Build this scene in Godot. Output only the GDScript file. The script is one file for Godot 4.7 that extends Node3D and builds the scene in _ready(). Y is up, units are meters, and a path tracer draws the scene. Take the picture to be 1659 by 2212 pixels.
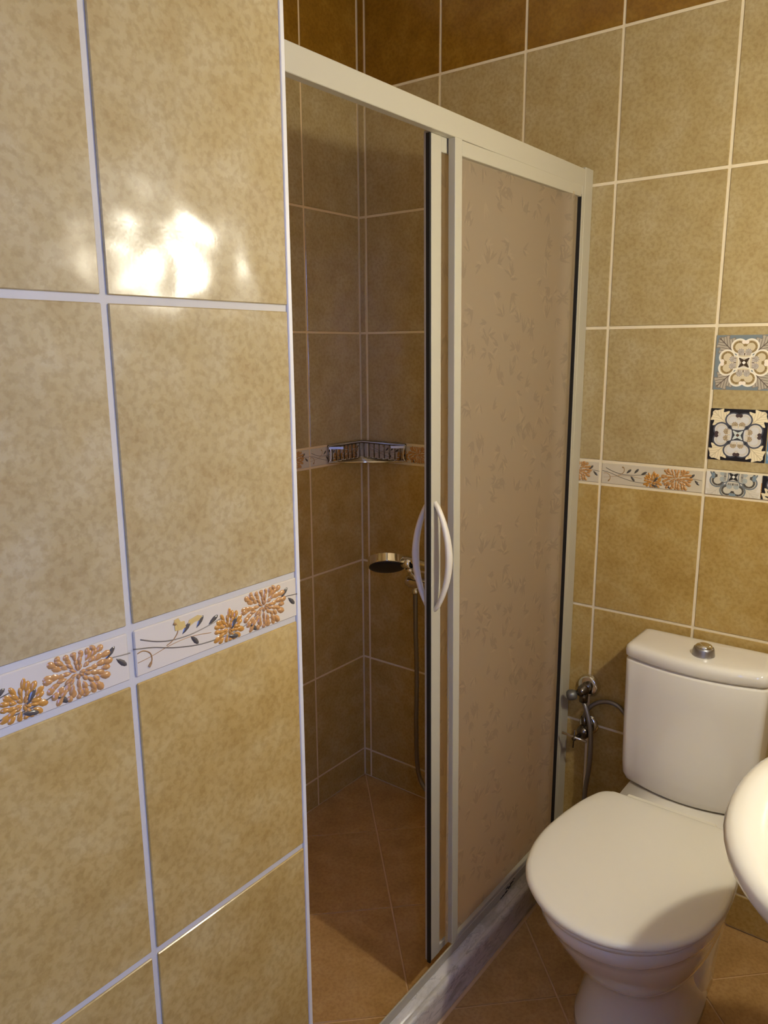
extends Node3D

# ---------------------------------------------------------------- layout (metres)
const BACK := -1.878          # back wall, tile face
const SHW := -0.872           # shower's far side wall, tile face
const RIGHT := 0.884          # right wall, tile face
const REAR := 0.66            # wall behind the camera
const CEIL := 2.49
const EDGE := -0.685          # end of the left wall (tile faces lie on x = 0)
const ROWS := [0.0, 0.0991, 0.4362, 0.7689, 1.0994, 1.1584, 1.4882, 1.823, 2.157, 2.49]
const GR := 0.0078            # grout joint, room
const PROUD := 0.002         # how far a tile stands out of the grout

var M := {}
var cache := {}
var rng := RandomNumberGenerator.new()

# ---------------------------------------------------------------- helpers
func numbered(called: String) -> String:
	if not has_node(NodePath(called)):
		return called
	var i := 1
	while has_node(NodePath("%s_%03d" % [called, i])):
		i += 1
	return "%s_%03d" % [called, i]

func child_name(p: Node, called: String) -> String:
	if p == self:
		return numbered(called)
	var key := str(p.get_instance_id()) + called
	var n: int = cache.get(key, 0)
	cache[key] = n + 1
	return called if n == 0 else "%s_%03d" % [called, n]

func put(called: String, mesh: Mesh, mat: Material, parent: Node = self, at := Vector3.ZERO) -> MeshInstance3D:
	var o := MeshInstance3D.new()
	o.name = child_name(parent, called)
	o.mesh = mesh
	o.material_override = mat
	o.position = at
	parent.add_child(o, true)
	return o

func thing(called: String, label: String, category: String, at := Vector3.ZERO, group := "") -> Node3D:
	var o := Node3D.new()
	o.name = numbered(called)
	add_child(o, true)
	o.position = at
	tag(o, label, category, group)
	return o

func tag(o: Node, label: String, category: String, group := "") -> void:
	o.set_meta("label", label)
	o.set_meta("category", category)
	if group != "":
		o.set_meta("group", group)

func structure(o: Node, label: String, category: String) -> void:
	tag(o, label, category)
	o.set_meta("kind", "structure")

func begin(smooth := false) -> SurfaceTool:
	var st := SurfaceTool.new()
	st.begin(Mesh.PRIMITIVE_TRIANGLES)
	st.set_smooth_group(0 if smooth else -1)
	return st

func done(st: SurfaceTool) -> ArrayMesh:
	st.generate_normals()
	return st.commit()

# triangle given counter-clockwise from outside
func tri(st: SurfaceTool, a: Vector3, b: Vector3, c: Vector3) -> void:
	st.add_vertex(a); st.add_vertex(c); st.add_vertex(b)

func face(st: SurfaceTool, p: Array, out: Vector3) -> void:
	var n: Vector3 = (p[1] - p[0]).cross(p[2] - p[0])
	var flip: bool = n.dot(out) < 0
	for i in range(1, p.size() - 1):
		if flip:
			tri(st, p[0], p[i + 1], p[i])
		else:
			tri(st, p[0], p[i], p[i + 1])

# box with chamfered edges
func cbox(st: SurfaceTool, c: Vector3, s: Vector3, ch := 0.0, t := Transform3D()) -> void:
	var h := s * 0.5
	var pt := func(sx: float, sy: float, sz: float, axis: int) -> Vector3:
		var v := Vector3(sx * (h.x - ch), sy * (h.y - ch), sz * (h.z - ch))
		v[axis] += Vector3(sx, sy, sz)[axis] * ch
		return t * (c + v)
	var mid: Vector3 = t * c
	var sg := [-1.0, 1.0]
	for s1 in sg:
		var quads := [[], [], []]
		for k in [[-1.0, -1.0], [1.0, -1.0], [1.0, 1.0], [-1.0, 1.0]]:
			quads[0].append(pt.call(s1, k[0], k[1], 0))
			quads[1].append(pt.call(k[0], s1, k[1], 1))
			quads[2].append(pt.call(k[0], k[1], s1, 2))
		for q in quads:
			face(st, q, (q[0] + q[2]) * 0.5 - mid)
	if ch <= 0.0:
		return
	for s1 in sg:
		for s2 in sg:
			var e := [[pt.call(s1, s2, -1, 0), pt.call(s1, s2, 1, 0), pt.call(s1, s2, 1, 1), pt.call(s1, s2, -1, 1)],
				[pt.call(-1, s1, s2, 1), pt.call(1, s1, s2, 1), pt.call(1, s1, s2, 2), pt.call(-1, s1, s2, 2)],
				[pt.call(s1, -1, s2, 0), pt.call(s1, 1, s2, 0), pt.call(s1, 1, s2, 2), pt.call(s1, -1, s2, 2)]]
			for q in e:
				face(st, q, (q[0] + q[2]) * 0.5 - mid)
			for s3 in sg:
				var tr := [pt.call(s1, s2, s3, 0), pt.call(s1, s2, s3, 1), pt.call(s1, s2, s3, 2)]
				face(st, tr, tr[0] - mid)

func box_mesh(lo: Vector3, hi: Vector3, ch := 0.001) -> ArrayMesh:
	var st := begin()
	cbox(st, (lo + hi) * 0.5, (hi - lo).abs(), ch)
	return done(st)

# rings joined one to the next; every ring a closed loop of the same count, running counter-clockwise seen from the end
func loft(st: SurfaceTool, rings: Array, cap0 := true, cap1 := true, closed := true) -> void:
	var n: int = rings[0].size()
	for r in range(rings.size() - 1):
		var a: Array = rings[r]
		var b: Array = rings[r + 1]
		for i in (n if closed else n - 1):
			var j := (i + 1) % n
			tri(st, a[i], a[j], b[j])
			tri(st, a[i], b[j], b[i])
	for e in [[cap0, 0, true], [cap1, rings.size() - 1, false]]:
		if not e[0]:
			continue
		var ring: Array = rings[e[1]]
		var c := Vector3.ZERO
		for p in ring:
			c += p
		c /= n
		for i in n:
			var j := (i + 1) % n
			if e[2]:
				tri(st, c, ring[j], ring[i])
			else:
				tri(st, c, ring[i], ring[j])

func frame_of(d: Vector3, ref: Vector3) -> Array:
	var u := (ref - d * ref.dot(d))
	if u.length() < 1e-4:
		u = Vector3(0.3, 0.9, 0.2) - d * Vector3(0.3, 0.9, 0.2).dot(d)
	u = u.normalized()
	return [u, d.cross(u)]

func tube(st: SurfaceTool, path: Array, radii, sides := 10, flat := 1.0, up := Vector3.UP) -> void:
	var rings := []
	var ref := up
	for i in path.size():
		var d: Vector3 = (path[mini(i + 1, path.size() - 1)] - path[maxi(i - 1, 0)]).normalized()
		var f := frame_of(d, ref)
		ref = f[0]
		var r: float = radii[i] if radii is Array else radii
		var ring := []
		for k in sides:
			var a := TAU * k / sides
			ring.append(path[i] + f[0] * cos(a) * r + f[1] * sin(a) * r * flat)
		rings.append(ring)
	loft(st, rings)

# profile [radius, distance along the axis]
func lathe(st: SurfaceTool, at: Vector3, axis: Vector3, profile: Array, sides := 28, cap0 := true, cap1 := true) -> void:
	var f := frame_of(axis.normalized(), Vector3(0.1, 0.2, 1.0))
	var rings := []
	for p in profile:
		var ring := []
		for k in sides:
			var a := TAU * k / sides
			ring.append(at + axis.normalized() * p[1] + (f[0] * cos(a) + f[1] * sin(a)) * p[0])
		rings.append(ring)
	loft(st, rings, cap0, cap1)

func curve(pts: Array, steps := 6) -> Array:
	var out := []
	for i in range(pts.size() - 1):
		var p0: Vector3 = pts[maxi(i - 1, 0)]
		var p3: Vector3 = pts[mini(i + 2, pts.size() - 1)]
		for k in steps:
			out.append(pts[i].cubic_interpolate(pts[i + 1], p0, p3, float(k) / steps))
	out.append(pts[-1])
	return out

func col(r: float, g: float, b: float) -> Color:
	return Color(r / 255.0, g / 255.0, b / 255.0)

func plain(c: Color, rough: float, metal := 0.0) -> StandardMaterial3D:
	var m := StandardMaterial3D.new()
	m.albedo_color = c
	m.roughness = rough
	m.metallic = metal
	return m

func noise_tex(freq: float, octaves: int, ramp: Array, seed_: int, warp := 0.0, size := 512, kind := FastNoiseLite.TYPE_SIMPLEX_SMOOTH, as_normal := false, bump := 4.0) -> NoiseTexture2D:
	var n := FastNoiseLite.new()
	n.noise_type = kind
	n.seed = seed_
	n.frequency = freq
	n.fractal_octaves = octaves
	n.fractal_gain = 0.6
	if warp > 0.0:
		n.domain_warp_enabled = true
		n.domain_warp_amplitude = warp
		n.domain_warp_frequency = freq * 2.0
	var t := NoiseTexture2D.new()
	t.width = size
	t.height = size
	t.seamless = true
	t.noise = n
	if as_normal:
		t.as_normal_map = true
		t.bump_strength = bump
	elif ramp.size():
		var g := Gradient.new()
		var off := PackedFloat32Array()
		var cs := PackedColorArray()
		for e in ramp:
			off.append(e[0])
			cs.append(e[1])
		g.offsets = off
		g.colors = cs
		t.color_ramp = g
	return t

# glazed mottled tile, several variants whose pattern is shifted
func tile_set(ramp: Array, seed_: int, rough: float) -> Array:
	var coarse := noise_tex(0.009, 5, ramp, seed_, 22.0)
	var fine: NoiseTexture2D = M.fine
	var out := []
	for k in 3:
		var m := StandardMaterial3D.new()
		m.albedo_texture = coarse
		m.roughness = rough
		m.metallic_specular = 0.5
		m.uv1_triplanar = true
		m.uv1_world_triplanar = true
		m.uv1_triplanar_sharpness = 8.0
		m.uv1_scale = Vector3.ONE * 2.1
		m.uv1_offset = Vector3(0.37, 0.21, 0.57) * k
		m.detail_enabled = true
		m.detail_albedo = fine
		m.detail_blend_mode = BaseMaterial3D.BLEND_MODE_MUL
		m.detail_uv_layer = BaseMaterial3D.DETAIL_UV_2
		m.uv2_triplanar = true
		m.uv2_world_triplanar = true
		m.uv2_triplanar_sharpness = 8.0
		m.uv2_scale = Vector3.ONE * 5.3
		m.uv2_offset = Vector3(0.11, 0.43, 0.29) * k
		m.normal_enabled = true
		m.normal_texture = M.wavy
		m.normal_scale = 0.26
		out.append(m)
	return out

# ---------------------------------------------------------------- tiled walls
func tile_mesh(w: float, h: float) -> ArrayMesh:
	var key := "%.4f_%.4f" % [w, h]
	if not cache.has(key):
		var st := begin()
		cbox(st, Vector3.ZERO, Vector3(w, h, PROUD + 0.001), 0.0011)
		cache[key] = done(st)
	return cache[key]

# a wall's own frame: origin on the tile face, u along, y up, n out of the wall
func wall_frame(o: Vector3, u: Vector3, n: Vector3) -> Transform3D:
	return Transform3D(Basis(u, Vector3.UP, n), o)

func tiles(wall: Node3D, f: Transform3D, cols: Array, rows: Array, joint: float) -> void:
	for r in range(rows.size() - 1):
		for c in range(cols.size() - 1):
			var w: float = cols[c + 1] - cols[c] - joint
			var h: float = rows[r + 1] - rows[r] - joint
			if w < 0.004:
				continue
			var border: bool = absf(rows[r] - ROWS[4]) < 0.001
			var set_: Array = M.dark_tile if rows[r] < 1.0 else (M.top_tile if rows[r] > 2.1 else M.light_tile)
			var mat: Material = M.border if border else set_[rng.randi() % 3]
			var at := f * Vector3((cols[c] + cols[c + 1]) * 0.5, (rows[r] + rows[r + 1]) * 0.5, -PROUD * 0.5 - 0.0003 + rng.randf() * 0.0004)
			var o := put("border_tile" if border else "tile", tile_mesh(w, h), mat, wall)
			o.transform = Transform3D(f.basis, at)
			if border:
				motif(o, w, h, cols[c + 1] - cols[c], 1.0 if c > 0 or w > 0.2 else -1.0)

# ---------------------------------------------------------------- flower relief of the border tiles
func petal(st: SurfaceTool, at: Vector2, dir: float, ln: float, wd: float, ht: float) -> void:
	var d := Vector2(cos(dir), sin(dir))
	var s := Vector2(-d.y, d.x)
	var rim := []
	for e in [[0.0, 0.0], [0.3, 0.72], [0.62, 1.0], [0.88, 0.66], [1.0, 0.0], [0.88, -0.66], [0.62, -1.0], [0.3, -0.72]]:
		var p: Vector2 = at + d * ln * e[0] + s * wd * 0.5 * e[1]
		rim.append(Vector3(p.x, p.y, 0))
	var top := []
	for e in [[0.12, 0.0], [0.32, 0.4], [0.62, 0.62], [0.82, 0.4], [0.9, 0.0], [0.82, -0.4], [0.62, -0.62], [0.32, -0.4]]:
		var p: Vector2 = at + d * ln * e[0] + s * wd * 0.5 * e[1]
		top.append(Vector3(p.x, p.y, ht))
	var n := rim.size()
	for i in n:
		var j := (i + 1) % n
		face(st, [rim[i], rim[j], top[j], top[i]], Vector3(0, 0, 1))
		face(st, [top[i], top[j], Vector3((top[0].x + top[4].x) * 0.5, (top[0].y + top[4].y) * 0.5, ht * 1.35)], Vector3(0, 0, 1))

func flower_mesh(key: String, rings: Array, seed_: int, ylim: Vector2, tone := 0) -> ArrayMesh:
	if not cache.has(key):
		var r := RandomNumberGenerator.new()
		r.seed = seed_
		var st := begin(true)
		for g in rings:   # [inner radius, petal length, petal width, count, x stretch]
			for k in int(g[3]):
				var a: float = TAU * (k + r.randf() * 0.35) / g[3]
				var p := Vector2(cos(a) * g[0] * g[4], sin(a) * g[0])
				var ln: float = g[1] * (0.8 + 0.4 * r.randf())
				var room_ := 1.0
				if absf(sin(a)) > 0.05:
					room_ = ((ylim.y if sin(a) > 0.0 else ylim.x) - p.y) / sin(a)
					ln = minf(ln, room_)
				if ln < 0.004:
					continue
				petal(st, p, a + (r.randf() - 0.5) * 0.5, ln, g[2] * (0.75 + 0.3 * r.randf()), 0.0008 + 0.0009 * r.randf())
		cache[key] = done(st)
	return cache[key]

func leaf_mesh() -> ArrayMesh:
	if not cache.has("leaf"):
		var st := begin(true)
		petal(st, Vector2.ZERO, 0.0, 0.017, 0.0062, 0.0011)
		cache["leaf"] = done(st)
	return cache["leaf"]

func stem_mesh(key: String, pts: Array, r0: float, r1: float, blob := 0.0) -> ArrayMesh:
	if not cache.has(key):
		var p := []
		for e in pts:
			p.append(Vector3(e[0], e[1], 0.0))
		p = curve(p, 5)
		var rr := []
		for i in p.size():
			var t := float(i) / (p.size() - 1)
			var b := 0.0
			if blob > 0.0 and t > 0.82:
				b = blob
			rr.append(lerpf(r0, r1, t) + b)
		var st := begin(true)
		tube(st, p, rr, 6, 1.0, Vector3(0, 0, 1))
		cache[key] = done(st)
	return cache[key]

# tile frame: x along, y up, z out; motif drawn for a full tile 0.2462 x 0.0512, narrower tiles keep what fits
func motif(o: MeshInstance3D, w: float, h: float, _full: float, side: float) -> void:
	var FW := 0.2462
	var FH := 0.0512
	var off := -FW * 0.5 if w > 0.2 else (w * 0.5 - FW if side > 0 else -w * 0.5)
	if w < 0.2 and side < 0:
		off = w * 0.5 - FW
	var z := (PROUD + 0.001) * 0.5 - 0.0001
	var P := func(u: float, v: float) -> Vector2:
		return Vector2(off + u * FW, (v - 0.5) * FH)
	var inside := func(u: float) -> bool:
		return absf(off + u * FW) < w * 0.5 - 0.004
	var small: Vector2 = P.call(0.525, 0.33)
	var big: Vector2 = P.call(0.755, 0.56)
	if w > 0.2 or inside.call(0.69):
		var hb := FH * 0.5
		put("flower", flower_mesh("big", [[0.0222, 0.0125, 0.0082, 22, 1.12], [0.0165, 0.0115, 0.0074, 19, 1.1], [0.0112, 0.0105, 0.0066, 15, 1.1], [0.006, 0.0095, 0.0056, 11, 1.1], [0.0012, 0.0075, 0.0048, 7, 1.1]], 5, Vector2(-hb - big.y + 0.001, hb - big.y - 0.001)), M.petal, o, Vector3(big.x, big.y, z))
	if inside.call(0.45):
		var hb2 := FH * 0.5
		put("flower", flower_mesh("small", [[0.0108, 0.0125, 0.0072, 16, 1.05], [0.0058, 0.0105, 0.0062, 12, 1.0], [0.001, 0.0085, 0.005, 8, 1.0]], 9, Vector2(-hb2 - small.y + 0.001, hb2)), M.petal_bright, o, Vector3(small.x, small.y, z))
	# stems, drawn as polylines in u,v, all from the tile's left end
	var stems := [
		["stem_main", [[0.004, 0.62], [0.1, 0.52], [0.2, 0.36], [0.33, 0.22], [0.45, 0.18], [0.57, 0.2], [0.66, 0.3], [0.715, 0.44]], 0.0007, 0.0008, 0.0, M.stem],
		["stem_upper", [[0.04, 0.78], [0.12, 0.62], [0.2, 0.53], [0.3, 0.51], [0.4, 0.56], [0.48, 0.63]], 0.0008, 0.0006, 0.0, M.stem],
		["curl_upper", [[0.17, 0.45], [0.205, 0.52], [0.232, 0.66], [0.232, 0.82], [0.212, 0.88]], 0.0006, 0.001, 0.0007, M.tendril],
		["curl_lower", [[0.02, 0.5], [0.05, 0.52], [0.083, 0.42], [0.09, 0.26], [0.072, 0.13]], 0.0006, 0.001, 0.0007, M.tendril],
		["stem_thin", [[0.02, 0.3], [0.09, 0.34], [0.19, 0.43], [0.3, 0.46], [0.42, 0.38]], 0.0004, 0.0005, 0.0, M.tendril],
		["sprig", [[0.865, 0.52], [0.9, 0.6], [0.95, 0.59], [0.995, 0.57]], 0.0006, 0.0006, 0.0, M.stem],
		["curl_tail", [[0.785, 0.24], [0.803, 0.19], [0.805, 0.1], [0.79, 0.07]], 0.0005, 0.0007, 0.0004, M.tendril],
	]
	for s in stems:
		var ok := true
		for e in s[1]:
			if not inside.call(e[0]) and w < 0.2:
				ok = false
		if ok:
			var pts := []
			for e in s[1]:
				pts.append([(e[0] - 0.5) * FW, (e[1] - 0.5) * FH])
			var nm: String = "stem" if s[0].begins_with("st") or s[0] == "sprig" else "tendril"
			put(nm, stem_mesh(s[0], pts, s[2], s[3], s[4]), s[5], o, Vector3(off + FW * 0.5, 0, z))
	for l in [[0.255, 0.57, 0.75], [0.335, 0.6, 0.85], [0.405, 0.58, 0.5], [0.3, 0.48, -0.85], [0.535, 0.28, 0.95], [0.515, 0.16, -0.28], [0.655, 0.26, -0.75], [0.875, 0.6, 0.75], [0.925, 0.56, -0.75]]:
		if inside.call(l[0]) and inside.call(l[0] + 0.03):
			var lf := put("leaf", leaf_mesh(), M.leaf, o)
			var p: Vector2 = P.call(l[0], l[1])
			lf.position = Vector3(p.x, p.y, z + (0.0012 if l[0] > 0.5 and l[0] < 0.6 else 0.0))
			lf.rotation.z = l[2]
# ---------------------------------------------------------------- printed pattern stickers
func pattern_color(u: float, v: float, pal: Dictionary) -> Color:
	var a := maxf(absf(u), absf(v))
	var b := minf(absf(u), absf(v))
	var c: Color = pal.ground
	var p := (a + b) * 0.7071
	var q := (a - b) * 0.7071
	# acanthus leaf in the corner
	if p > 0.62 and p < 1.3:
		var t := (p - 0.62) / 0.68
		var wd := 0.33 * pow(sin(PI * clampf(t * 0.86 + 0.12, 0.0, 1.0)), 0.7) * (1.0 + 0.24 * sin(t * 19.0))
		if q < wd:
			c = pal.leaf
			if q < 0.014 or absf(fposmod(q * 1.5 - t * 0.7, 0.17) - 0.085) < 0.016 and q < wd * 0.8:
				c = pal.vein
			if q > wd - 0.035:
				c = pal.leaf_edge
	# quatrefoil lobes
	var lobe := Vector2(a - 0.6, b - 0.2).length() - 0.29
	var body := Vector2((a - 0.42) * 0.9, b * 1.25).length() - 0.36
	var d := minf(lobe, body)
	if d < 0.0 and a > 0.2:
		c = pal.line if d > -0.055 else pal.fill
		var hook := absf(Vector2(a - 0.58, b - 0.2).length() - 0.185)
		if hook < 0.036 and not (a < 0.6 and b < 0.14):
			c = pal.rope_dark if fposmod(atan2(b - 0.2, a - 0.58) * 5.0, 1.0) < 0.55 else pal.rope
		if Vector2(a - 0.76, b - 0.055).length() < 0.07:
			c = pal.spot
		# inner scrolls
		var sc := Vector2(a - 0.4, b - 0.13).length()
		if sc < 0.115:
			c = pal.scroll if fposmod(atan2(b - 0.13, a - 0.4) * 1.6 + sc * 14.0, 1.0) < 0.55 else pal.scroll_light
		if a > 0.27 and a < 0.36 and b < 0.2:
			c = pal.rope_dark if fposmod(b * 24.0, 1.0) < 0.45 else pal.scroll_light
	# centre square with concave sides
	var sq := a - (0.245 - 0.08 * (1.0 - pow(b / 0.25, 2.0)) * 0.5)
	if sq < 0.0:
		c = pal.line if sq > -0.035 else pal.centre
		if q < 0.042 * (1.0 - p / 0.3) * 2.2 and p > 0.05 and p < 0.24:
			c = pal.cross
		if p < 0.045:
			c = pal.dot
	return c

func pattern_tex(pal: Dictionary, vmin := -1.0, vmax := 1.0, w := 320) -> ImageTexture:
	var h := int(w * (vmax - vmin) * 0.5)
	var im := Image.create(w, h, false, Image.FORMAT_RGB8)
	for y in h:
		var v := lerpf(vmax, vmin, (y + 0.5) / h)
		for x in w / 2:
			var u := -1.0 + 2.0 * (x + 0.5) / w
			var c := pattern_color(u * 1.02, v * 1.02, pal)
			im.set_pixel(x, y, c)
			im.set_pixel(w - 1 - x, y, c)
	return ImageTexture.create_from_image(im)

func sticker(wall: Node3D, lo: Vector3, hi: Vector3, tex: Texture2D) -> void:
	var m := plain(Color.WHITE, 0.3)
	m.albedo_texture = tex
	var st := begin()
	var z := lo.z
	var f := hi.z
	var uv := [Vector2(0, 1), Vector2(1, 1), Vector2(1, 0), Vector2(0, 0)]
	var p := [Vector3(lo.x, lo.y, f), Vector3(hi.x, lo.y, f), Vector3(hi.x, hi.y, f), Vector3(lo.x, hi.y, f)]
	for k in [0, 2, 1, 0, 3, 2]:
		st.set_uv(uv[k])
		st.add_vertex(p[k])
	for k in 4:
		var k2 := (k + 1) % 4
		var b0: Vector3 = Vector3(p[k].x, p[k].y, z)
		var b1: Vector3 = Vector3(p[k2].x, p[k2].y, z)
		var quad := [b0, b1, p[k2], p[k]]
		for j in [0, 2, 1, 0, 3, 2]:
			st.set_uv(uv[k].lerp(Vector2(0.5, 0.5), 0.02))
			st.add_vertex(quad[j])
	put("patterned_sticker", done(st), m, wall)

# ---------------------------------------------------------------- bathroom pieces
func egg(y: float, cx: float, hw: float, zf: float, zb: float, pf := 2.2, pb := 2.6, n := 48, split := 0.5) -> Array:
	var zc := lerpf(zf, zb, split)
	var out := []
	for k in n:
		var a := TAU * k / n
		var s := sin(a)
		var c := cos(a)
		var e: float = pf if c > 0 else pb
		var r := pow(pow(absf(c), e) + pow(absf(s), e), -1.0 / e)
		out.append(Vector3(cx + hw * r * s, y, zc + (zf - zc if c > 0 else zc - zb) * r * c))
	return out

func shrink(ring: Array, y: float, by: float) -> Array:
	var c := Vector3.ZERO
	for p in ring:
		c += p
	c /= ring.size()
	var out := []
	for p in ring:
		var d := Vector3(p.x - c.x, 0, p.z - c.z)
		var l := d.length()
		out.append(Vector3(c.x, y, c.z) + d * maxf(0.0, l - by) / l)
	return out

func toilet() -> void:
	var t := thing("toilet", "white ceramic close-coupled toilet with its lid down beside the shower enclosure", "toilet")
	var cx := 0.2195
	# bowl and pedestal
	var st := begin(true)
	var ys := [[0.0, 0.124, -1.33, -1.70, 2.5], [0.015, 0.123, -1.332, -1.70, 2.5], [0.05, 0.115, -1.35, -1.70, 2.45], [0.1, 0.108, -1.36, -1.69, 2.35], [0.14, 0.107, -1.352, -1.69, 2.3],
		[0.165, 0.111, -1.336, -1.69, 2.25], [0.185, 0.121, -1.312, -1.69, 2.2], [0.21, 0.135, -1.285, -1.69, 2.2], [0.25, 0.150, -1.252, -1.69, 2.15], [0.29, 0.161, -1.224, -1.69, 2.15], [0.326, 0.168, -1.20, -1.69, 2.15],
		[0.344, 0.170, -1.192, -1.69, 2.15], [0.35, 0.1745, -1.184, -1.69, 2.15], [0.358, 0.1765, -1.177, -1.69, 2.15], [0.38, 0.1775, -1.17, -1.69, 2.15], [0.39, 0.175, -1.173, -1.688, 2.15], [0.3945, 0.169, -1.18, -1.68, 2.15]]
	var rings := []
	for e in ys:
		rings.append(egg(e[0], cx, e[1], e[2], e[3], e[4], 3.2))
	loft(st, rings)
	var bowl := put("bowl", done(st), M.ceramic, t)
	# swell of the trap behind the pedestal
	st = begin(true)
	rings = []
	for e in [[0.0, 0.116, -1.50, -1.74], [0.03, 0.117, -1.50, -1.74], [0.1, 0.124, -1.48, -1.74], [0.2, 0.138, -1.46, -1.74], [0.28, 0.147, -1.46, -1.74], [0.36, 0.135, -1.5, -1.74]]:
		rings.append(egg(e[0], cx, e[1], e[2], e[3], 2.6, 4.0, 36))
	loft(st, rings)
	put("trap_housing", done(st), M.ceramic, bowl)
	# deck that carries the cistern
	st = begin(true)
	rings = []
	for e in [[0.33, 0.12], [0.36, 0.128], [0.39, 0.13], [0.396, 0.127]]:
		rings.append(egg(e[0], cx, e[1], -1.60, -1.85, 6.0, 6.0, 36))
	loft(st, rings)
	put("deck", done(st), M.ceramic, bowl)
	# seat ring and lid
	var half := [[-1.617, 0.1], [-1.612, 0.13], [-1.598, 0.148], [-1.57, 0.1605], [-1.523, 0.1735], [-1.456, 0.1845], [-1.385, 0.19], [-1.33, 0.186], [-1.281, 0.175], [-1.2416, 0.158], [-1.209, 0.135], [-1.176, 0.098], [-1.154, 0.056], [-1.146, 0.02]]
	var outline := []
	for e in half:
		outline.append(Vector3(cx + e[1], 0, e[0]))
	half.reverse()
	for e in half:
		outline.append(Vector3(cx - e[1], 0, e[0]))
	# orient like egg(): sin->x, cos->z, i.e. counter-clockwise seen from above is x then -z; reverse
	outline.reverse()
	var ring0 := []
	for i in outline.size():
		var p1: Vector3 = outline[i]
		var p2: Vector3 = outline[(i + 1) % outline.size()]
		var p0: Vector3 = outline[(i - 1 + outline.size()) % outline.size()]
		var p3: Vector3 = outline[(i + 2) % outline.size()]
		for k in 3:
			ring0.append(p1.cubic_interpolate(p2, p0, p3, k / 3.0))
	if _area(ring0) < 0:
		ring0.reverse()
	st = begin(true)
	loft(st, [shrink(ring0, 0.3985, 0.04), shrink(ring0, 0.398, 0.02), shrink(ring0, 0.400, 0.012), shrink(ring0, 0.407, 0.0095), shrink(ring0, 0.4115, 0.013), shrink(ring0, 0.4135, 0.03)])
	put("seat", done(st), M.plastic, t)
	st = begin(true)
	loft(st, [shrink(ring0, 0.415, 0.03), shrink(ring0, 0.4145, 0.006), shrink(ring0, 0.4165, 0.0015), shrink(ring0, 0.420, 0.0), shrink(ring0, 0.4245, 0.0012), shrink(ring0, 0.4285, 0.0055), shrink(ring0, 0.4305, 0.012), shrink(ring0, 0.4315, 0.03), shrink(ring0, 0.4325, 0.07), shrink(ring0, 0.433, 0.12)])
	put("lid", done(st), M.plastic, t)
	# hinge bar
	st = begin()
	cbox(st, Vector3(cx, 0.408, -1.632), Vector3(0.2, 0.018, 0.022), 0.003)
	put("hinge", done(st), M.plastic, t)
	# cistern body, tapered and bowed
	st = begin(true)
	rings = []
	for e in [[0.394, 0.115, 0.035], [0.396, 0.132, 0.018], [0.405, 0.143, 0.008], [0.42, 0.1485, 0.003], [0.45, 0.1505, 0.0], [0.55, 0.154, 0.0], [0.65, 0.1565, 0.0], [0.7085, 0.158, 0.0], [0.7115, 0.157, 0.001], [0.7135, 0.151, 0.007], [0.719, 0.150, 0.008]]:
		rings.append(cistern_ring(cx, e[0], e[1], -1.868, -1.6985 - (0.717 - e[0]) * -0.03 - e[2]))
	loft(st, rings)
	put("cistern", done(st), M.ceramic, t)
	st = begin(true)
	rings = []
	for e in [[0.7182, 0.151, 0.007], [0.7186, 0.157, 0.001], [0.7225, 0.1595, -0.0015], [0.735, 0.160, -0.002], [0.743, 0.1585, -0.0005], [0.748, 0.154, 0.004], [0.7505, 0.147, 0.011], [0.7515, 0.135, 0.022], [0.7522, 0.1, 0.05]]:
		rings.append(cistern_ring(cx, e[0], e[1], -1.868 + maxf(0.0, e[2]), -1.6985 - e[2]))
	loft(st, rings)
	put("cistern_lid", done(st), M.ceramic, t)
	# flush button
	var bp := Vector3(0.232, 0.7515, -1.757)
	st = begin(true)
	lathe(st, bp, Vector3.UP, [[0.0245, 0.0], [0.0243, 0.003], [0.0228, 0.015], [0.0215, 0.019], [0.0195, 0.021], [0.0185, 0.0205]], 32)
	var b := put("flush_button", done(st), M.satin, t)
	st = begin(true)
	lathe(st, bp + Vector3(0, 0.0205, 0), Vector3.UP, [[0.0185, -0.002], [0.0183, 0.001], [0.0165, 0.0042], [0.012, 0.0065], [0.006, 0.0075], [0.001, 0.0077]], 32)
	put("button_cap", done(st), M.chrome, b)

func _area(r: Array) -> float:
	var s := 0.0
	for i in r.size():
		var a: Vector3 = r[i]
		var b: Vector3 = r[(i + 1) % r.size()]
		s += a.z * b.x - b.z * a.x
	return s

func cistern_ring(cx: float, y: float, hw: float, zb: float, zf: float) -> Array:
	# bowed front, rounded corners
	var out := []
	var n := 14
	var rc := minf(0.022, hw * 0.3)
	for k in n + 1:
		var s := -1.0 + 2.0 * k / n
		var x := s * (hw - rc)
		out.append(Vector3(cx + x, y, zf - 0.024 * s * s))
	var zc: float = zf - 0.024
	for k in range(1, 6):
		var a := PI / 2 * k / 5.0
		out.append(Vector3(cx + hw - rc + rc * sin(a), y, zc - rc + rc * cos(a)))
	var rb := 0.006
	out.append(Vector3(cx + hw, y, lerpf(zc - rc, zb, 0.5)))
	out.append(Vector3(cx + hw, y, zb + rb))
	out.append(Vector3(cx + hw - rb, y, zb))
	out.append(Vector3(cx, y, zb))
	out.append(Vector3(cx - hw + rb, y, zb))
	out.append(Vector3(cx - hw, y, zb + rb))
	out.append(Vector3(cx - hw, y, lerpf(zc - rc, zb, 0.5)))
	for k in range(5, 0, -1):
		var a := PI / 2 * k / 5.0
		out.append(Vector3(cx - hw + rc - rc * sin(a), y, zc - rc + rc * cos(a)))
	return out

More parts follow.
